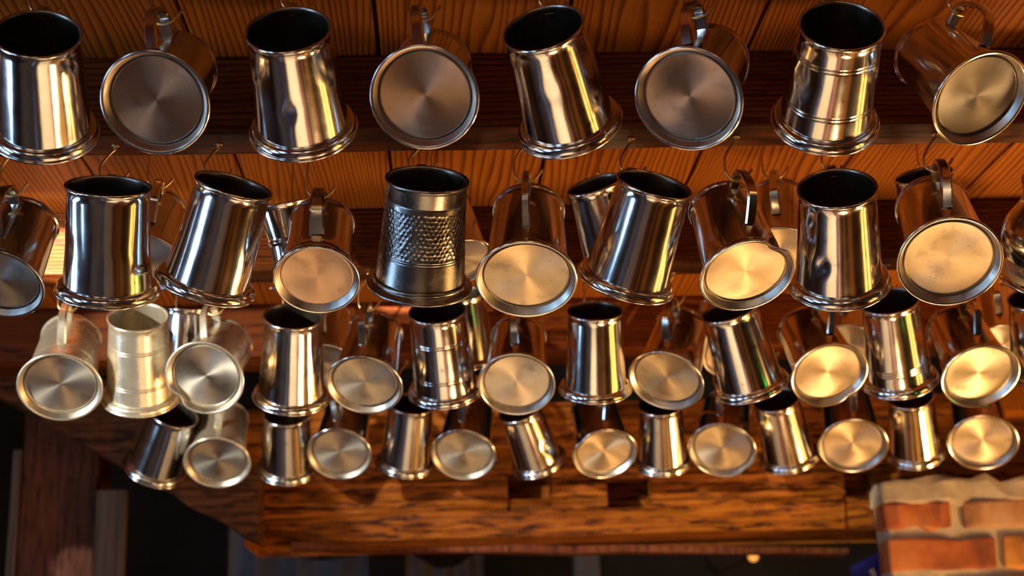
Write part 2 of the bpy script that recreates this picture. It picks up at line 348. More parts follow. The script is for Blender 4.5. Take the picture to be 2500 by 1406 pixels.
# thin board along its foot
a = atY(640, 1312, 2.93); b = atY(2150, 1345, 2.93)
def prism(name, quad, y0, y1, mat, parent=None, sub=10, wob=.003):
    """extrude an XZ quad (bl, br, tr, tl) from y0 to y1, with slightly uneven long edges"""
    V, F = [], []
    q = [np.array(p, float) for p in quad]
    for y in (y0, y1):
        for i in range(sub+1):
            t = i/sub
            for (p, r) in ((q[0], q[1]), (q[3], q[2])):
                c = p+(r-p)*t; V.append((c[0]+rng.uniform(-wob, wob)*.3, y+rng.uniform(-wob, wob), c[1]+rng.uniform(-wob, wob)))
    n = 2*(sub+1)
    for i in range(sub):
        a_ = 2*i; F += [(a_, a_+2, a_+3, a_+1), (n+a_, n+a_+1, n+a_+3, n+a_+2), (a_, n+a_, n+a_+2, a_+2), (a_+1, a_+3, n+a_+3, n+a_+1)]
    F += [(0, 1, n+1, n), (2*sub, n+2*sub, n+2*sub+1, 2*sub+1)]
    return mesh_obj(name, V, F, mat, parent)
def XZ(px, py, Y): p = atY(px, py, Y); return (p[0], p[2])
o = prism('edge_board', [XZ(700, 1330, 2.97), XZ(2100, 1342, 2.97), XZ(2100, 1325, 2.97), XZ(700, 1312, 2.97)], 3.06, 3.12, POSTM)
tag(o, 'thin dark board along the underside of the mortised beam', 'board')
# diagonal brace, lower left
o = prism('diagonal_brace', [XZ(-420, 732, 2.86), XZ(640, 1334, 2.86), XZ(640, 1160, 2.86), XZ(-420, 545, 2.86)], 2.80, 2.895, BRACE, sub=24, wob=.004)
tag(o, 'worn diagonal timber brace slanting down to the big beam at lower left', 'brace')
# post
Yp = 3.0
p0 = atY(28, 1250, Yp); p1 = atY(236, 1250, Yp)
p0 = atY(46, 1250, Yp)
post = box('timber_post', p0[0], p1[0], Yp, Yp+.12, 0, 2.3, POSTM, bev=.006, cuts=20, wob=.002)
GREYB = wood('weathered_board', 'Z', (.02, .012, .009), (.085, .052, .036), (.16, .11, .08), ring=8, grain=.6, rough=.7, knots=False, ringmix=.3)
q0 = atY(238, 1300, Yp); q1 = atY(311, 1300, Yp); qz = atY(270, 1200, Yp)[2]
box('side_board', q0[0]+.001, q1[0], Yp-.03, Yp-.002, 0, qz, GREYB, post, bev=.003)
q0 = atY(20, 1300, Yp); box('side_board', q0[0], p0[0]-.001, Yp-.006, Yp+.03, 0, atY(30, 1098, Yp)[2], GREYB, post, bev=.003)
tag(post, 'dark upright timber post at the bottom left, below the brace', 'post')

# ------------------------------------------------------------------ brick pier
YF = 2.80
def pier():
    root = empty('brick_pier', (0, 0, 0)); tag(root, 'brick pier with crumbling lime mortar at the bottom right', 'pier')
    x0 = atY(2163, 1290, YF)[0]; x1 = x0+.52
    zt = atY(2300, 1170, YF)[2]
    core = box('mortar_core', x0+.006, x1, YF+.008, YF+.088, 0, zt-.004, MORTAR, root, bev=.006, cuts=30, wob=.002)
    # lime plaster capping above the first bricks
    cap = box('lime_capping', x0-.001, x1, YF-.004, YF+.088, atY(2300, 1226, YF)[2], zt, MORTAR, root, bev=.008, cuts=16, wob=.003)
    rows = [(1228, 1292), (1316, 1393)]
    zrows = [(atY(2200, b_, YF)[2], atY(2200, t, YF)[2]) for t, b_ in rows]
    h = zrows[0][0]-zrows[1][0]
    for k in range(1, 8): zrows.append((zrows[1][0]-h*k, zrows[1][1]-h*k))
    for r, (zb_, zt_) in enumerate(zrows):
        bl, gap = (.118, .022) if r == 0 else (.225, .012)
        spans = [(x0, atY(2318, 1260, YF)[0]), (atY(2352, 1260, YF)[0], x0+.37), (x0+.39, x1)] if r == 0 else ([(x0, x0+.215), (x0+.23, x0+.44), (x0+.455, x1)] if r % 2 else [(x0, x0+.105), (x0+.12, x0+.33), (x0+.345, x1)])
        for j, (a_, b_) in enumerate(spans):
            mt = [BRICK_A, BRICK_B, BRICK_C][(r*2+j) % 3] if r else [BRICK_A, BRICK_B, BRICK_C][j]
            if r == 1: mt = [BRICK_A, BRICK_C, BRICK_C][j]
            box('brick', a_, b_, YF-.004-random.random()*.005, YF+.07, zb_, zt_, mt, root, bev=.006, cuts=5, wob=.0025)
pier()
# ------------------------------------------------------------------ background seen under the beam
def cloth(name, pts, Y, mat, label, cat):
    # hanging folded cloth: top edge between two pixels, falls to z0 with folds
    (ax, ay), (bx_, by_) = pts[0], pts[1]
    A = atY(ax, ay, Y); B = atY(bx_, by_, Y); n, m = 40, 14; V, F = [], []
    for j in range(m+1):
        t = j/m
        for i in range(n+1):
            s = i/n; x = A[0]+(B[0]-A[0])*s; z = A[2]+(B[2]-A[2])*s - t*.55 - .06*math.sin(PI*s)*(1-t)
            V.append((x*(1-.0*t), Y+.03*math.sin(s*22+1.5*t)*(.4+t), z))
    for j in range(m):
        for i in range(n):
            a_ = j*(n+1)+i; F.append((a_, a_+1, a_+n+2, a_+n+1))
    k = len(V); V2 = [(v[0], v[1]+.004, v[2]) for v in V]; F2 = [tuple(reversed([q+k for q in f])) for f in F]
    o = mesh_obj(name, V+V2, F+F2, mat, smooth=True); return tag(o, label, cat)
GREYCLOTH = plain('slate_cloth', (.2, .21, .27), .9, .4, 9)
BROWNCLOTH = plain('umber_cloth', (.24, .18, .16), .9, .4, 9)
cloth('hanging_cloth', [(560, 1270), (900, 1350)], 4.2, GREYCLOTH, 'slate grey cloth hanging in the dark under the big beam, left', 'cloth')
cloth('hanging_cloth', [(990, 1338), (1180, 1330)], 4.0, BROWNCLOTH, 'grey brown cloth hanging in the dark left of the thin grey post', 'cloth')
g0 = atY(1400, 1340, 3.8); g1 = atY(1463, 1340, 3.8)
tag(box('narrow_post', g0[0], g1[0], 3.8, 3.88, 0, 3.0, plain('grey_paint', (.26, .23, .22), .7, .3, 20), bev=.004), 'narrow grey post standing in the dark below the middle of the beam', 'post')
s0 = atY(890, 1352, 4.6); s1 = atY(1145, 1340, 4.6)
tag(box('wall_rail', s0[0], s1[0]+.9, 4.6, 4.64, s0[2]-.01, s0[2]+.02, POSTM, bev=.003), 'brown wooden rail low in the dark background', 'rail')
# small warm lamps far back
def sphere(name, c, r, mat, parent=None, sz=1.):
    bm = bmesh.new(); bmesh.ops.create_uvsphere(bm, u_segments=20, v_segments=12, radius=r)
    for v in bm.verts: v.co.z *= sz
    me = bpy.data.meshes.new(name); bm.to_mesh(me); bm.free(); me.materials.append(mat)
    me.polygons.foreach_set('use_smooth', [True]*len(me.polygons))
    o = bpy.data.objects.new(name, me); COL.objects.link(o); o.location = c
    if parent: o.parent = parent
    return o
lc = atY(1852, 1352, 4.4)
wl = empty('wall_lamp', (lc[0], 5.1, lc[2])); tag(wl, 'tiny warm lamp glowing far back below the right of the big beam', 'lamp')
sphere('lamp_globe', (0, -.62, 0), .016, plain('warm_glow', (1, .42, .07), .5, .1, 5, emit=1.1), wl, 1.)
box('bracket', lc[0]-.006, lc[0]+.006, 4.49, 5.1, lc[2]-.006, lc[2]+.006, BRASS, wl)
# blue sign behind the pier
def sign():
    p = atY(2146, 1396, 3.0); r = empty('blue_sign', (p[0], 3.0, p[2])); tag(r, 'dark blue sign with pale panel peeking out behind the brick pier', 'sign')
    r.rotation_euler = (0, math.radians(-24), 0)
    navy = plain('navy_enamel', (.014, .014, .14), .4, .2, 8); pale = plain('pale_print', (.35, .36, .48), .6, .4, 60); pink = plain('pink_print', (.5, .33, .3), .6, .1, 9)
    def b(nm, x0, x1, y0, y1, z0, z1, m):
        o = box(nm, x0, x1, y0, y1, z0, z1, m); o.parent = r; return o
    b('board', -.05, .12, 0, .012, -.30, .035, navy)
    b('panel', .012, .05, -.003, 0, -.10, .012, pale)
    b('stripe', -.018, -.008, -.003, 0, -.25, .012, pink)
sign()
# ------------------------------------------------------------------ unseen objects added for reflections: counter, strips, glow shelf, lampshades
BAR = plain('reflected_counter_top', (.80, .62, .40), .5, .25, 6)  # pale counter added to give the metal its cream streaks
bar = empty('reflected_counter', (0, 0, 0)); tag(bar, 'unseen pale counter added below the tankards for them to reflect', 'counter')
box('counter_top', -.30, .16, -1.6, 2.6, 1.00, 1.05, BAR, bar, bev=.01)
box('counter_front', -.24, .10, -1.55, 2.25, 0, 1.0, POSTM, bar)
for x0, x1, z, col, nm, lab in ((.22, .34, .95, (.42, .14, .12), 'red_reflector', 'unseen red strip right of the counter, added for reflected streaks'), (.50, .60, .9, (.75, .5, .2), 'ochre_reflector', 'unseen ochre strip right of the counter, added for reflected streaks'), (-.62, -.50, .85, (.10, .13, .28), 'blue_reflector', 'unseen blue strip left of the counter, added for reflected streaks'), (.85, 1.15, .75, (.8, .42, .08), 'amber_reflector', 'unseen amber strip far right, added for reflected streaks')):  # unseen coloured strips added for the metal to reflect as streaks
    tag(box(nm, x0, x1, -1.4, 2.6, z-.04, z, plain(nm+'_finish', col, .4, .2, 9), bev=.005), lab, 'reflector')
AMBER = plain('amber_fill_glow', (1, .50, .10), .4, .3, 6, emit=5.0)
sh = empty('added_glow_shelf', (2.3, 2.0, 0)); tag(sh, 'unseen shelf of amber glow panels, added on the right hand wall', 'shelf')  # shelf added so its amber panels warm the ceiling and metal
for z in (.75, 1.12):
    box('glow_panel', 2.33, 2.35, .9, 3.2, z, z+.16, AMBER, sh)
    box('shelf_board', 2.1, 2.4, .8, 3.3, z-.03, z-.005, POSTM, sh)
# tiny unseen bulbs, put in for sparkle on the metal
def bulbs(nm, pts, col, emit, lab):
    e = empty(nm, pts[0]); tag(e, lab, 'lights'); m = plain(nm+'_glow', col, .5, .05, 5, emit=emit)
    for p in pts: sphere('bulb', tuple(p[i]-pts[0][i] for i in range(3)), .012, m, e)
    V, F = tube([np.array(p)-np.array(pts[0])+[0, 0, .014] for p in pts], .0015, 5); mesh_obj('wire', V, F, PALEDARK, e)
def shade(x, y, z, r, label):  # unseen pendants added as light and reflections
    e = empty('added_pendant', (x, y, ZC)); tag(e, label, 'lamp', 'unseen pendant lamps added behind the camera')
    V, F = [], []; n = 32
    prof = [(r*.45, .12), (r, -.06), (r*.98, -.06), (r*.42, .115)]
    for (a_, h) in prof:
        for i in range(n): V.append((a_*math.cos(2*PI*i/n), a_*math.sin(2*PI*i/n), z-ZC+h))
    for k in range(3):
        for i in range(n): F.append((k*n+i, k*n+(i+1) % n, (k+1)*n+(i+1) % n, (k+1)*n+i))
    mesh_obj('lamp_shade', V, F, PALEDARK, e, smooth=True)
    sphere('bulb', (0, 0, z-ZC-.02), .05, LAMPGLOW, e)
    box('cord', x-.004, x+.004, y-.004, y+.004, z+.05, ZC, PALEDARK, e)
shade(1.5, -1.2, 1.6, .14, 'unseen pendant lamp added far behind the camera, right side')
shade(-.2, -1.7, 1.62, .14, 'unseen pendant lamp added far behind the camera, middle')

# ------------------------------------------------------------------ tankards
def lathe(prof, n=56, close=True):
    prof = [(max(r, 0.), u) for r, u in prof]
    V, F, idx = [], [], []
    for r, u in prof:
        if r < 1e-6: idx.append([len(V)]*n); V.append((0, 0, u)); continue
        idx.append(list(range(len(V), len(V)+n)))
        for i in range(n): V.append((r*math.cos(2*PI*i/n), r*math.sin(2*PI*i/n), u))
    for a_, b_ in zip(idx[:-1], idx[1:]):
        for i in range(n):
            j = (i+1) % n; f = [a_[i], a_[j], b_[j], b_[i]]
            g = []
            for q in f:
                if q not in g: g.append(q)
            if len(g) > 2: F.append(tuple(g))
    return np.array(V), F
def densify(prof, mx):
    out = [prof[0]]
    for a_, b_ in zip(prof[:-1], prof[1:]):
        d = math.hypot(b_[0]-a_[0], b_[1]-a_[1]); k = max(1, int(math.ceil(d/mx)))
        for i in range(1, k+1): out.append((a_[0]+(b_[0]-a_[0])*i/k, a_[1]+(b_[1]-a_[1])*i/k))
    return out
def catmull(P, k=5):
    P = [np.array(p, float) for p in P]; out = []
    for i in range(len(P)-1):
        a_ = P[max(i-1, 0)]; b_ = P[i]; c = P[i+1]; d = P[min(i+2, len(P)-1)]
        for j in range(k):
            t = j/k; out.append(.5*((2*b_)+(-a_+c)*t+(2*a_-5*b_+4*c-d)*t*t+(-a_+3*b_-3*c+d)*t**3))
    out.append(P[-1]); return out
def sweep(path, w, t, side, chamf=.28, wf=None):
    """flat strap along path (3D pts); w across 'side' direction, t thickness"""
    V, F = [], []; n = len(path); side = np.array(side, float)
    sec = [(-1, -1+chamf*2), (-1+chamf, -1), (1-chamf, -1), (1, -1+chamf*2), (1, 1-chamf*2), (1-chamf, 1), (-1+chamf, 1), (-1, 1-chamf*2)]
    for i, p in enumerate(path):
        tan = nrm(path[min(i+1, n-1)]-path[max(i-1, 0)]); nn = nrm(np.cross(tan, side)); s = wf(i/(n-1)) if wf else 1.
        for a_, b_ in sec: V.append(p+side*a_*w*.5*s+nn*b_*t*.5*s)
    m = len(sec)
    for i in range(n-1):
        for j in range(m): F.append((i*m+j, i*m+(j+1) % m, (i+1)*m+(j+1) % m, (i+1)*m+j))
    F.append(tuple(reversed(range(m)))); F.append(tuple(range((n-1)*m, n*m)))
    return np.array(V), F
def tube(path, r, n=8, rf=None):
    V, F = [], []; path = [np.array(p, float) for p in path]; m = len(path); up = np.array([.3, .9, .1])
    for i, p in enumerate(path):
        tan = nrm(path[min(i+1, m-1)]-path[max(i-1, 0)]); a_ = nrm(np.cross(tan, up)); b_ = np.cross(tan, a_)
        rr = r*(rf(i/(m-1)) if rf else 1)
        for j in range(n): V.append(p+rr*(a_*math.cos(2*PI*j/n)+b_*math.sin(2*PI*j/n)))
    for i in range(m-1):
        for j in range(n): F.append((i*n+j, i*n+(j+1) % n, (i+1)*n+(j+1) % n, (i+1)*n+j))
    F.append(tuple(reversed(range(n)))); F.append(tuple(range((m-1)*n, m*n)))
    return V, F

HOOKY = dict(r1=1.24, r2=1.458, r2b=1.66, r3=1.952, r3b=2.14, r4=2.470)
HOOKZ = dict(r1=ZC, r2=ZU, r2b=ZC, r3=ZU, r3b=ZC, r4=ZU-.004)
GROUP = dict(r1='tankards in the nearest row', r2='tankards in the second row', r2b='tankards half hidden behind the second row', r3='tankards in the third row', r3b='tankards half hidden behind the third row', r4='tankards in the farthest row')
ROWN = dict(r1='nearest row', r2='second row', r2b='half-hidden row behind the second', r3='third row', r3b='half-hidden row behind the third', r4='farthest row')
HR, HUo = .98, .10      # hook wire position inside the handle corner (radius in R, offset below corner in R)
def place(row, t, fx, fy, w, mx, my, LR=2.16, hpx=None, hy=0.):
    F = ray(fx, fy)*(FPX*2/w); rm = nrm(ray(mx, my)); b_ = rm@F; disc = b_*b_-(F@F-LR*LR); s = math.sqrt(max(disc, 0))
    Mo = rm*(b_-s if t == 'M' else b_+s); ez = nrm(Mo-F)
    ex = nrm(np.array([0, 0, 1.])-ez*ez[2]); ey = np.cross(ez, ex)
    best = 0.
    if hpx is not None:
        bd = 1e9
        for k in range(-70, 71, 2):
            a_ = math.radians(k); e = ex*math.cos(a_)+ey*math.sin(a_)
            q = F+e*.84+ez*LR*.34; c = CM.T@q; px = np.array([CX-c[0]/c[2]*FPX, CY+c[1]/c[2]*FPX])
            d = np.linalg.norm(px-np.array(hpx))
            if d < bd: bd, best = d, a_
    ex, ey = ex*math.cos(best)+ey*math.sin(best), ey*math.cos(best)-ex*math.sin(best)
    H = F+ex*HR+ez*(LR*.93-HUo)
    R = (HOOKY[row]+hy)/H[1]
    return F*R+EYE, np.stack([ex, ey, ez], 1), R, H*R+EYE
def hammered(V, R, LR):
    # overlapping hammer facets in a band
    u0, u1 = .80*R, 1.72*R
    rad = .78*R; cs = []
    n = 54; step = 2*PI*rad/n; k = 0; u = u0+step*.4
    while u < u1-step*.3:
        for i in range(n): cs.append(((i+.5*(k % 2)+rng.uniform(-.16, .16))*step, u+rng.uniform(-.13, .13)*step))
        u += step*.87; k += 1
    cs = np.array(cs); per = 2*PI*rad
    cs = np.concatenate([cs, cs-[per, 0], cs+[per, 0]])
    ang = np.mod(np.arctan2(V[:, 1], V[:, 0]), 2*PI)*rad; r = np.hypot(V[:, 0], V[:, 1])
    out = V.copy()
    for i in range(len(V)):
        if u0 < V[i, 2] < u1 and r[i] > .66*R+(.8-.66)*0:
            d = np.hypot(cs[:, 0]-ang[i], cs[:, 1]-V[i, 2]).min()
            dz = -.0007*max(0, 1-(d/(step*.60))**2)
            out[i, 0] *= 1+dz/r[i]; out[i, 1] *= 1+dz/r[i]
    for uc in (.72*R, .765*R, 1.79*R):      # thin engraved lines bounding the band
        k = (np.abs(out[:, 2]-uc) < .008*R) & (r > .66*R+.02*R*0)
        out[k, :2] *= (1-.0005/r[k])[:, None]
    return out
cnt = {}
def tankard(row, t, fx, fy, w, mx, my, label, LR=2.16, hpx=None, rings=(), dents=(), mat=None, style='plain', oval=0., name='pewter_tankard', disc=None, hw=.012, hy=0.):
    O, M3, R, H = place(row, t, fx, fy, w, mx, my, LR, hpx, hy)
    root = empty(name, O); root.rotation_euler = Matrix(M3.tolist()).to_euler()
    tag(root, label, 'tankard', GROUP[row])
    mat = mat or PEW
    zs = lambda L_: [(r*R, u*R) for r, u in L_]
    # --- body
    top = LR
    if style == 'belly':
        outer = [(.60, .16), (.62, .25)] + [(p[0], p[1]) for p in catmull([(.62, .25), (.88, .45), (1.02, .8), (.98, 1.15), (.78, 1.5), (.68, 1.75), (.70, top-.1)], 6)][1:]
    elif style == 'waist':
        outer = [(p[0], p[1]) for p in catmull([(.70, .2), (.74, .5), (.70, .9), (.71, 1.3)], 4)] + [(.745, 1.33), (.75, 1.37), (.715, 1.40), (.78, 1.8), (.86, top-.1)]
    elif style == 'tulip':
        outer = [(p[0], p[1]) for p in catmull([(.88, .18), (.90, .32), (.84, .55), (.79, .9), (.755, 1.4), (.75, top-.12)], 5)]
    else:
        outer = [(.846, .12), (.838, .20), (.712, top-.11)]
        for u in sorted(rings):
            s_ = (u-.20)/(top-.31); r_ = .838+(.712-.838)*s_
            outer[-1:-1] = [(r_+.0025, u-.030), (r_+.001, u-.012), (r_-.006, u-.004), (r_-.006, u+.004), (r_-.001, u+.012), (r_-.0025, u+.030)]
    rt = outer[-1][0]
    rim = [(rt+.008, top-.095), (rt+.034, top-.07), (rt+.042, top-.035), (rt+.034, top-.008), (rt+.014, top), (rt-.004, top-.008), (rt-.016, top-.05)]
    inner = [(r_-.022, u) for r_, u in reversed(outer) if u < top-.1 and not any(abs(u-q) < .03 for q in rings)]
    inner += [(inner[-1][0], .22), (0, .22)]
    n = 400 if style == 'hammered' else 60
    pr = zs(rim); pi = densify(zs(inner), .2*R); po = densify(zs(outer), .12*R)
    if style == 'hammered': po = [p for p in zs(outer) if p[1] < .55*R]+[((.838+(.712-.838)*(u-.20)/(top-.31))*R, u*R) for u in np.arange(.55, 1.80, .012)]+[zs(outer)[-1]]
    no = len(po)+len(pr)-3
    V, F = lathe(po+pr+pi, n)
    if style == 'hammered': V = hammered(V, R, LR)
    zc = {}
    if oval:
        f = np.clip(V[:, 2]/(LR*R)-.45, 0, 1)*oval*1.8; V[:, 0] *= 1-f; V[:, 1] *= 1+f*.6
    # slight general out-of-roundness
    a_ = np.arctan2(V[:, 1], V[:, 0]); ph = rng.uniform(0, 6); k_ = 1+.006*np.sin(2*a_+ph)+.003*np.sin(3*a_+ph*2); V[:, 0] *= k_; V[:, 1] *= k_
    def dent(V):
        if not dents: return V
        Wd = V@M3.T+O
        for (px, py, rad, dep) in dents:
            d = nrm(ray(px, py)); rel = Wd-EYE; along = rel@d; perp = np.linalg.norm(rel-along[:, None]*d, axis=1)
            near = along < (along[perp < rad*2.0].min()+.04 if (perp < rad*2).any() else -1)
            f = np.where(near, np.exp(-(perp/rad)**2*1.6), 0)
            radv = V.copy(); radv[:, 2] = 0; radv /= np.maximum(np.linalg.norm(radv, axis=1), 1e-6)[:, None]
            V = V-radv*(f*dep)[:, None]; Wd = V@M3.T+O
        return V
    V = dent(V)
    nf = len(F); mi = [0 if (i//n) < no+1 else 1 for i in range(nf)]
    mesh_obj('body', V, F, mat, root, smooth=True, mats=[mat, PEWIN if row not in ('r3', 'r3b') or fx > 600 else PEW2], midx=mi)  # left insides coloured as sunlit, the rest as shaded
    # --- foot ring
    if style == 'belly': fp = catmull([(.60, .20), (.66, .15), (.82, .12), (.96, .08), (1.0, .045)], 4)
    elif style == 'tulip': fp = [(.87, .2), (.93, .17), (.985, .11), (1.0, .07)]
    elif style == 'waist': fp = catmull([(.70, .3), (.80, .22), (.9, .16), (.98, .08)], 3)
    elif style == 'hammered': fp = [(.83, .215)]+[tuple(p) for p in catmull([(.858, .215), (.882, .195), (.892, .165), (.89, .145)], 3)]+[tuple(p) for p in catmull([(.89, .145), (.905, .12), (.96, .085), (1.0, .06)], 4)]
    else: fp = [(.832, .198), (.842, .202)]+[tuple(p) for p in catmull([(.842, .200), (.878, .208), (.918, .192), (.948, .155), (.962, .115), (.966, .080), (.966, .066)], 4)][1:]+[(.975, .062), (.990, .056), (.998, .045)]
    fp = [tuple(p) for p in fp]+[(1.0, .032), (1.0, .016), (.985, .003), (.965, 0), (.945, .012)]+[(.938, .014), (.936, .016), (.846, .160), (.842, .165), (.835, .167), (.80, .175), (.80, .2)]
    nfo = len(fp)-8; V, F = lathe(zs(fp), 60); V = dent(V); fmi = [1 if (i//60) >= nfo else 0 for i in range(len(F))]
    k_ = 1+.004*np.sin(2*np.arctan2(V[:, 1], V[:, 0])+ph); V[:, 0] *= k_; V[:, 1] *= k_
    mesh_obj('foot_ring', V, F, mat, root, smooth=True, mats=[mat, SATIN if mat is not PEWD else PEWD], midx=fmi)
    # --- base plate (turned disc, set into the foot)
    V, F = lathe(zs([(0, .168), (.2, .167), (.5, .165), (.80, .161), (.828, .156), (.834, .158), (.838, .168), (.80, .178), (0, .18)]), 60); V = dent(V)
    bp = mesh_obj('base_plate', V, F, disc or (DISC if rng.random() < .5 else DISC2), root, smooth=True)
    # --- handle
    t_ = .0062; c = LR*.93
    path2 = [(.70, c-.06), (.86, c-.03), (1.0, c-.005), (1.085, c-.02), (1.16, c-.08), (1.26, c-.25), (1.325, c-.48), (1.34, c-.70), (1.315, c-.86), (1.27, c-.95), (1.14, c-1.06), (.98, c-1.17), (.80, c-1.28)]
    if style == 'belly': path2 = [(.66, c-.06), (.9, c-.0), (1.05, c-.005), (1.12, c-.02), (1.3, c-.12), (1.5, c-.4), (1.5, c-.8), (1.35, c-1.1), (1.1, c-1.25), (.98, c-1.25)]
    pts = [np.array([r_*R, 0, u*R]) for r_, u in catmull(path2, 4)]
    V, F = sweep(pts, hw, t_, (0, 1, 0), wf=lambda s: 1.0-.12*math.sin(PI*s)**2)
    mesh_obj('handle', V, F, mat, root, smooth=False)
    # --- hook
    cnt[row] = cnt.get(row, 0)+1
    hz = HOOKZ[row]; dz = hz-H[2]; a = .0135
    wr = .0015
    pth = [(.002, 0, dz+.004), (.002, 0, dz-.004), (-.003, 0, dz-.010), (-a*.9, 0, max(.016, dz-.024)), (-a, 0, .011), (-a*.85, 0, .004), (-a*.45, 0, -.0008), (0, 0, -.0018), (a*.5, 0, -.0005), (a*.85, 0, .004), (a*1.15, 0, .009), (a*1.3, 0, .0125)]
    # the hook plane follows the handle loop: its opening is square to the loop
    loopn = M3[:, 1]; ang = math.atan2(loopn[1], loopn[0])
    if math.cos(ang) < 0: ang += PI
    ang = max(-.5, min(.5, ang))
    jit = rng.uniform(-.12, .12)
    V, F = tube(catmull(pth, 4), wr, 8)
    hk = mesh_obj('cup_hook', V, F, BRASS, smooth=True, loc=H)
    hk.rotation_euler = (0, 0, ang+jit)
    words = ['first', 'second', 'third', 'fourth', 'fifth', 'sixth', 'seventh', 'eighth', 'ninth', 'tenth', 'eleventh', 'twelfth', 'thirteenth', 'fourteenth']
    tag(hk, 'brass hook holding tankard %s from left, %s' % (words[cnt[row]-1], ROWN[row]), 'hook', 'brass hooks of the '+ROWN[row])
    # small collar where it screws into the wood
    Vc, Fc = lathe([(0, -.0008), (.0042, -.0008), (.0045, 0), (.004, .0008), (0, .0008)], 14)
    Vc = Vc+np.array([.002, 0, dz-.001]); mesh_obj('collar', Vc, Fc, BRASS, hk, smooth=True)
    return root, H

T = tankard
RG = (.62, .69, 1.62, 1.69)
# nearest row
T('r1', 'M', 108, 322, 265, 92, 80, 'bright open tankard cut by the photo\'s left edge, nearest row')
T('r1', 'B', 378, 252, 268, 440, 165, 'base-on tankard with star-like sheen on its base, second in the nearest row', hpx=(372, 112), disc=DISCW)
T('r1', 'M', 742, 318, 267, 703, 70, 'open tankard with a round dimple low on its side, nearest row', dents=[(706, 278, .007, .0022)])
T('r1', 'B', 1036, 239, 268, 1060, 160, 'base-on tankard with a flat warm-toned base disc, fourth in the nearest row', hpx=(1024, 104), disc=DISCW2)
T('r1', 'M', 1393, 310, 265, 1325, 66, 'open tankard leaning to the right in the middle of the nearest row', dents=[(1345, 230, .014, .001)])
T('r1', 'B', 1680, 243, 270, 1738, 148, 'base-on tankard with pale fan-shaped sheen, sixth in the nearest row', hpx=(1676, 108), disc=DISCW)
T('r1', 'M', 2013, 298, 265, 2056, 60, 'open tankard with paired engraved rings, nearest row, right side', rings=RG, dents=[(1945, 200, .02, .002)])
T('r1', 'B', 2395, 243, 256, 2262, 125, 'slanting tankard showing a dull grey base in the top right corner', hpx=(2408, 108), disc=turned('dull_base', (.42, .38, .33), .5))
# second row
T('r2', 'B', -5, 695, 225, 65, 540, 'base-on tankard cut by the left edge, second row, dark reflecting side', hpx=(-10, 540), disc=DISC)
T('r2', 'M', 263, 712, 252, 265, 452, 'open dark-sided tankard with a bent mouth, left end of the second row', oval=.12)
T('r2', 'M', 500, 700, 250, 572, 450, 'open tankard leaning left with a bright white streak and crumpled foot', dents=[(622, 722, .014, .004)], oval=.05)
T('r2', 'B', 773, 686, 213, 787, 545, 'small base-on tankard with rounded lower body and scratched base, second row', hpx=(772, 562), style='tulip', disc=DISCW, hw=.016)
T('r2', 'M', 1024, 697, 258, 1044, 435, 'dark tankard with a band of hammered dimples around its side', style='hammered', mat=PEWD, rings=(), oval=.05)
T('r2', 'B', 1285, 685, 250, 1291, 515, 'base-on tankard hanging straight with its handle centred, middle of second row', hpx=(1282, 540), disc=DISC2, hw=.009)
T('r2', 'M', 1525, 690, 245, 1600, 447, 'open tankard leaning left, right of the centred base-on one', oval=.04)
T('r2', 'B', 1825, 675, 240, 1762, 505, 'base-on tankard with a dented foot and big loop handle on the right', hpx=(1832, 524), dents=[(1900, 588, .014, .007)], disc=DISC2)
T('r2', 'M', 2048, 692, 250, 2044, 457, 'open tankard with a bluish knocked-in dent low on its left side', dents=[(2005, 652, .008, .004)])
T('r2', 'B', 2319, 641, 255, 2275, 505, 'base-on tankard with the broad pale base at the right of the second row', hpx=(2313, 510), disc=DISC2)
T('r2', 'M', 2560, 672, 238, 2590, 440, 'round-bellied tankard cut by the right edge of the photo', style='belly', name='bellied_tankard')
# half hidden behind the second row
T('r2b', 'B', 350, 645, 195, 385, 510, 'shadowed tankard behind the two leftmost open ones of the second row', hpx=(372, 520))
T('r2b', 'M', 735, 690, 160, 692, 492, 'waisted tankard with a dark open mouth behind the small base-on one', LR=2.5, style='waist')
T('r2b', 'B', 1125, 642, 175, 1085, 500, 'tankard peeping out behind the right side of the hammered one', hpx=(1100, 530))
T('r2b', 'M', 1512, 650, 190, 1450, 448, 'tilted open tankard behind the left-leaning one, middle right', LR=2.3)
T('r2b', 'B', 1905, 620, 185, 1900, 480, 'base-on tankard between the loop-handled and dented open ones', hpx=(1893, 500))
T('r2b', 'M', 2290, 620, 190, 2255, 425, 'open tankard behind the broad pale base-on one on the right')
# third row
T('r3', 'B', 146, 947, 203, 175, 825, 'sunlit base-on tankard, leftmost of the third row, with recessed base', hpx=(150, 842), mat=PEW2, rings=RG, disc=DISC)
T('r3', 'M', 344, 970, 192, 337, 772, 'sunlit open tankard with engraved rings, left end of the third row', LR=2.35, mat=PEW2, rings=RG)
T('r3', 'B', 499, 924, 195, 550, 840, 'half sunlit base-on tankard with squashed foot, left part of third row', hpx=(500, 838), dents=[(432, 972, .014, .008)], mat=PEW2, disc=DISC)
T('r3', 'M', 711, 970, 190, 716, 770, 'open tankard with a glaring white streak, third row', LR=2.35)
T('r3', 'B', 889, 942, 190, 918, 810, 'base-on tankard with an hourglass sheen on its base, third row', hpx=(885, 830), disc=DISC)
T('r3', 'M', 1088, 955, 185, 1067, 757, 'open tankard with engraved rings and pink streaks, below the hammered one', LR=2.4, rings=RG)
T('r3', 'B', 1261, 940, 190, 1266, 822, 'base-on tankard with a cloudy base, middle of the third row', hpx=(1257, 832))
T('r3', 'M', 1453, 952, 181, 1453, 757, 'upright open tankard, third row, right of the cloudy-based one', LR=2.3, hy=-.02)
T('r3', 'B', 1625, 931, 190, 1667, 800, 'base-on tankard with smooth tan base, third row, handle at top', hpx=(1626, 812), disc=DISC2, hy=.024)
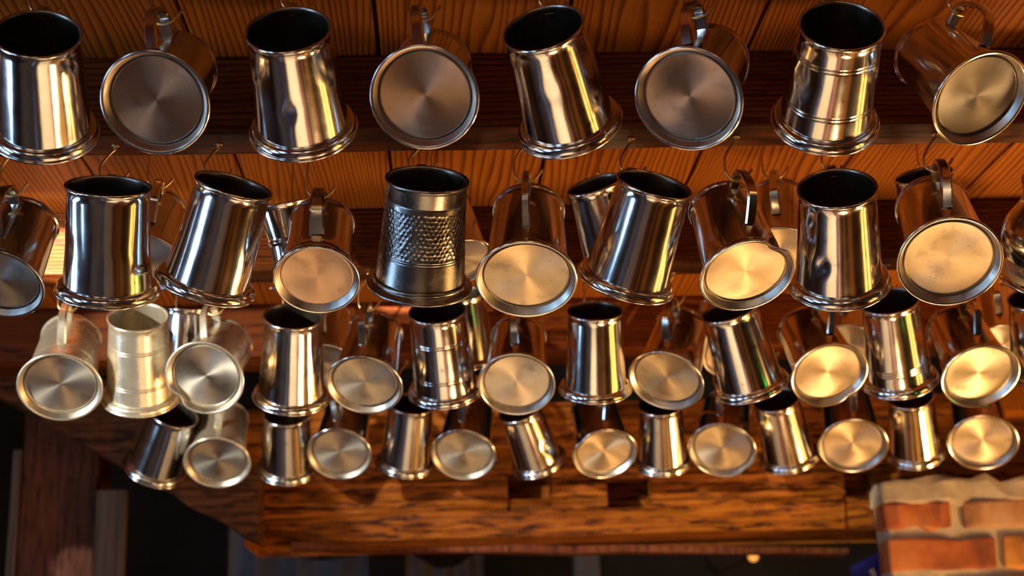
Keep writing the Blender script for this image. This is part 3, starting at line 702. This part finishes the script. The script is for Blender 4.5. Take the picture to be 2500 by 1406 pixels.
T('r3', 'M', 1836, 945, 188, 1780, 755, 'open tankard leaning right with many golden streaks, third row', LR=2.25)
T('r3', 'B', 2025, 917, 193, 1965, 800, 'base-on tankard with circular wear rings and flattened foot, third row', hpx=(2028, 804), dents=[(2085, 975, .014, .006)], disc=DISC2)
T('r3', 'M', 2198, 930, 186, 2172, 733, 'open tankard with triple engraved rings above its foot, third row', LR=2.4, rings=(.55, .62, .69))
T('r3', 'B', 2394, 920, 195, 2330, 795, 'base-on tankard with plain pinkish base, right end of the third row', hpx=(2386, 804), disc=DISC2)
T('r3', 'M', 2550, 905, 185, 2532, 725, 'open tankard cut by the right edge, end of the third row')
# half hidden behind the third row
T('r3b', 'M', 448, 915, 150, 455, 745, 'gleaming open tankard tucked behind the half sunlit base-on one')
T('r3b', 'B', 790, 895, 160, 800, 770, 'pale-based tankard hidden behind the hourglass-sheen one')
T('r3b', 'M', 1142, 880, 160, 1125, 715, 'open tankard hidden behind the ringed one below the hammered tankard')
T('r3b', 'B', 1792, 868, 160, 1765, 750, 'pale-based tankard hidden left behind the golden streaked one')
T('r3b', 'B', 2075, 850, 160, 2090, 730, 'pale-based tankard hidden behind the triple-ringed one')
T('r3b', 'B', 2450, 850, 160, 2430, 730, 'pale-based tankard hidden above the pinkish base-on one at right')
# farthest row
T('r4', 'M', 378, 1145, 158, 425, 1008, 'dark-sided tankard leaning left at the left end of the farthest row')
T('r4', 'B', 530, 1131, 162, 550, 1020, 'base-on tankard with a sunlit ring, second in the farthest row', hpx=(533, 1052), mat=PEW2, disc=DISC)
T('r4', 'M', 702, 1144, 150, 700, 1008, 'open tankard below the glaring-streak one, farthest row')
T('r4', 'B', 828, 1110, 160, 850, 1005, 'base-on tankard with a bright X-shaped sheen, farthest row', hpx=(820, 1032), disc=DISC)
T('r4', 'M', 988, 1133, 148, 1004, 985, 'open tankard between two base-on ones, left of centre, farthest row', dents=[(930, 1158, .012, .004)], LR=2.25)
T('r4', 'B', 1131, 1112, 160, 1150, 1005, 'base-on tankard with grey-green base left of the first mortise', hpx=(1126, 1028), disc=DISC)
T('r4', 'M', 1316, 1128, 140, 1268, 1000, 'open tankard leaning right above the left mortise pocket', dents=[(1335, 1095, .008, .003)], LR=2.25)
T('r4', 'B', 1477, 1110, 160, 1450, 1000, 'base-on tankard with a smooth tan base above the right mortise pocket', hpx=(1480, 1018), dents=[(1412, 1070, .012, .004)], disc=DISC2)
T('r4', 'M', 1618, 1125, 146, 1612, 985, 'open tankard just right of the right mortise pocket, farthest row', LR=2.25)
T('r4', 'B', 1763, 1101, 166, 1775, 995, 'base-on tankard with an orange string looped at its handle', hpx=(1757, 1016), dents=[(1825, 1150, .012, .004)], disc=DISC2)
T('r4', 'M', 1928, 1118, 150, 1895, 975, 'open tankard with golden streaks below the golden streaked third-row one', LR=2.25)
T('r4', 'B', 2083, 1090, 168, 2065, 980, 'base-on tankard below the wear-ringed one, farthest row', hpx=(2083, 1000), disc=DISC2)
T('r4', 'M', 2235, 1103, 150, 2222, 965, 'upright open tankard nearest above the brick pier', LR=2.25)
T('r4', 'B', 2400, 1082, 168, 2380, 975, 'base-on tankard at the right end of the farthest row', hpx=(2403, 990), disc=DISC2)

# orange string tied round a far handle
p = [atY(x, y, 2.42) for x, y in ((1757, 985), (1764, 1000), (1750, 1008), (1722, 1006), (1700, 1022), (1690, 1050))]
p[-1][1] = 2.36
V, F = tube(catmull(p, 5), .0012, 6)
tag(mesh_obj('orange_string', V, F, plain('orange_string_fibre', (.5, .12, .02), .8, .3, 90), smooth=True), 'orange string looped on a handle in the farthest row', 'string')

bulbs('warm_sparkle_bulbs', [(-.9+.3*i, -.7+.1*(i % 3), 1.75-.08*math.sin(i)) for i in range(8)], (1, .62, .25), 60, 'unseen string of tiny warm bulbs added behind the camera for sparkle')
bulbs('green_light_string', [(.9+.12*i, 1.6+.22*i, 1.72-.03*(i % 2)) for i in range(3)], (.0, 1, .12), 14, 'short string of tiny green bulbs to the right')

o = prism('right_brace', [XZ(2358, 1012, 2.74), XZ(2760, 1000, 2.74), XZ(2760, 800, 2.74), XZ(2500, 925, 2.74)], 2.72, 2.79, PLANK, sub=8, wob=.002)
tag(o, 'sloping orange timber end above the brick pier at the right edge', 'brace')
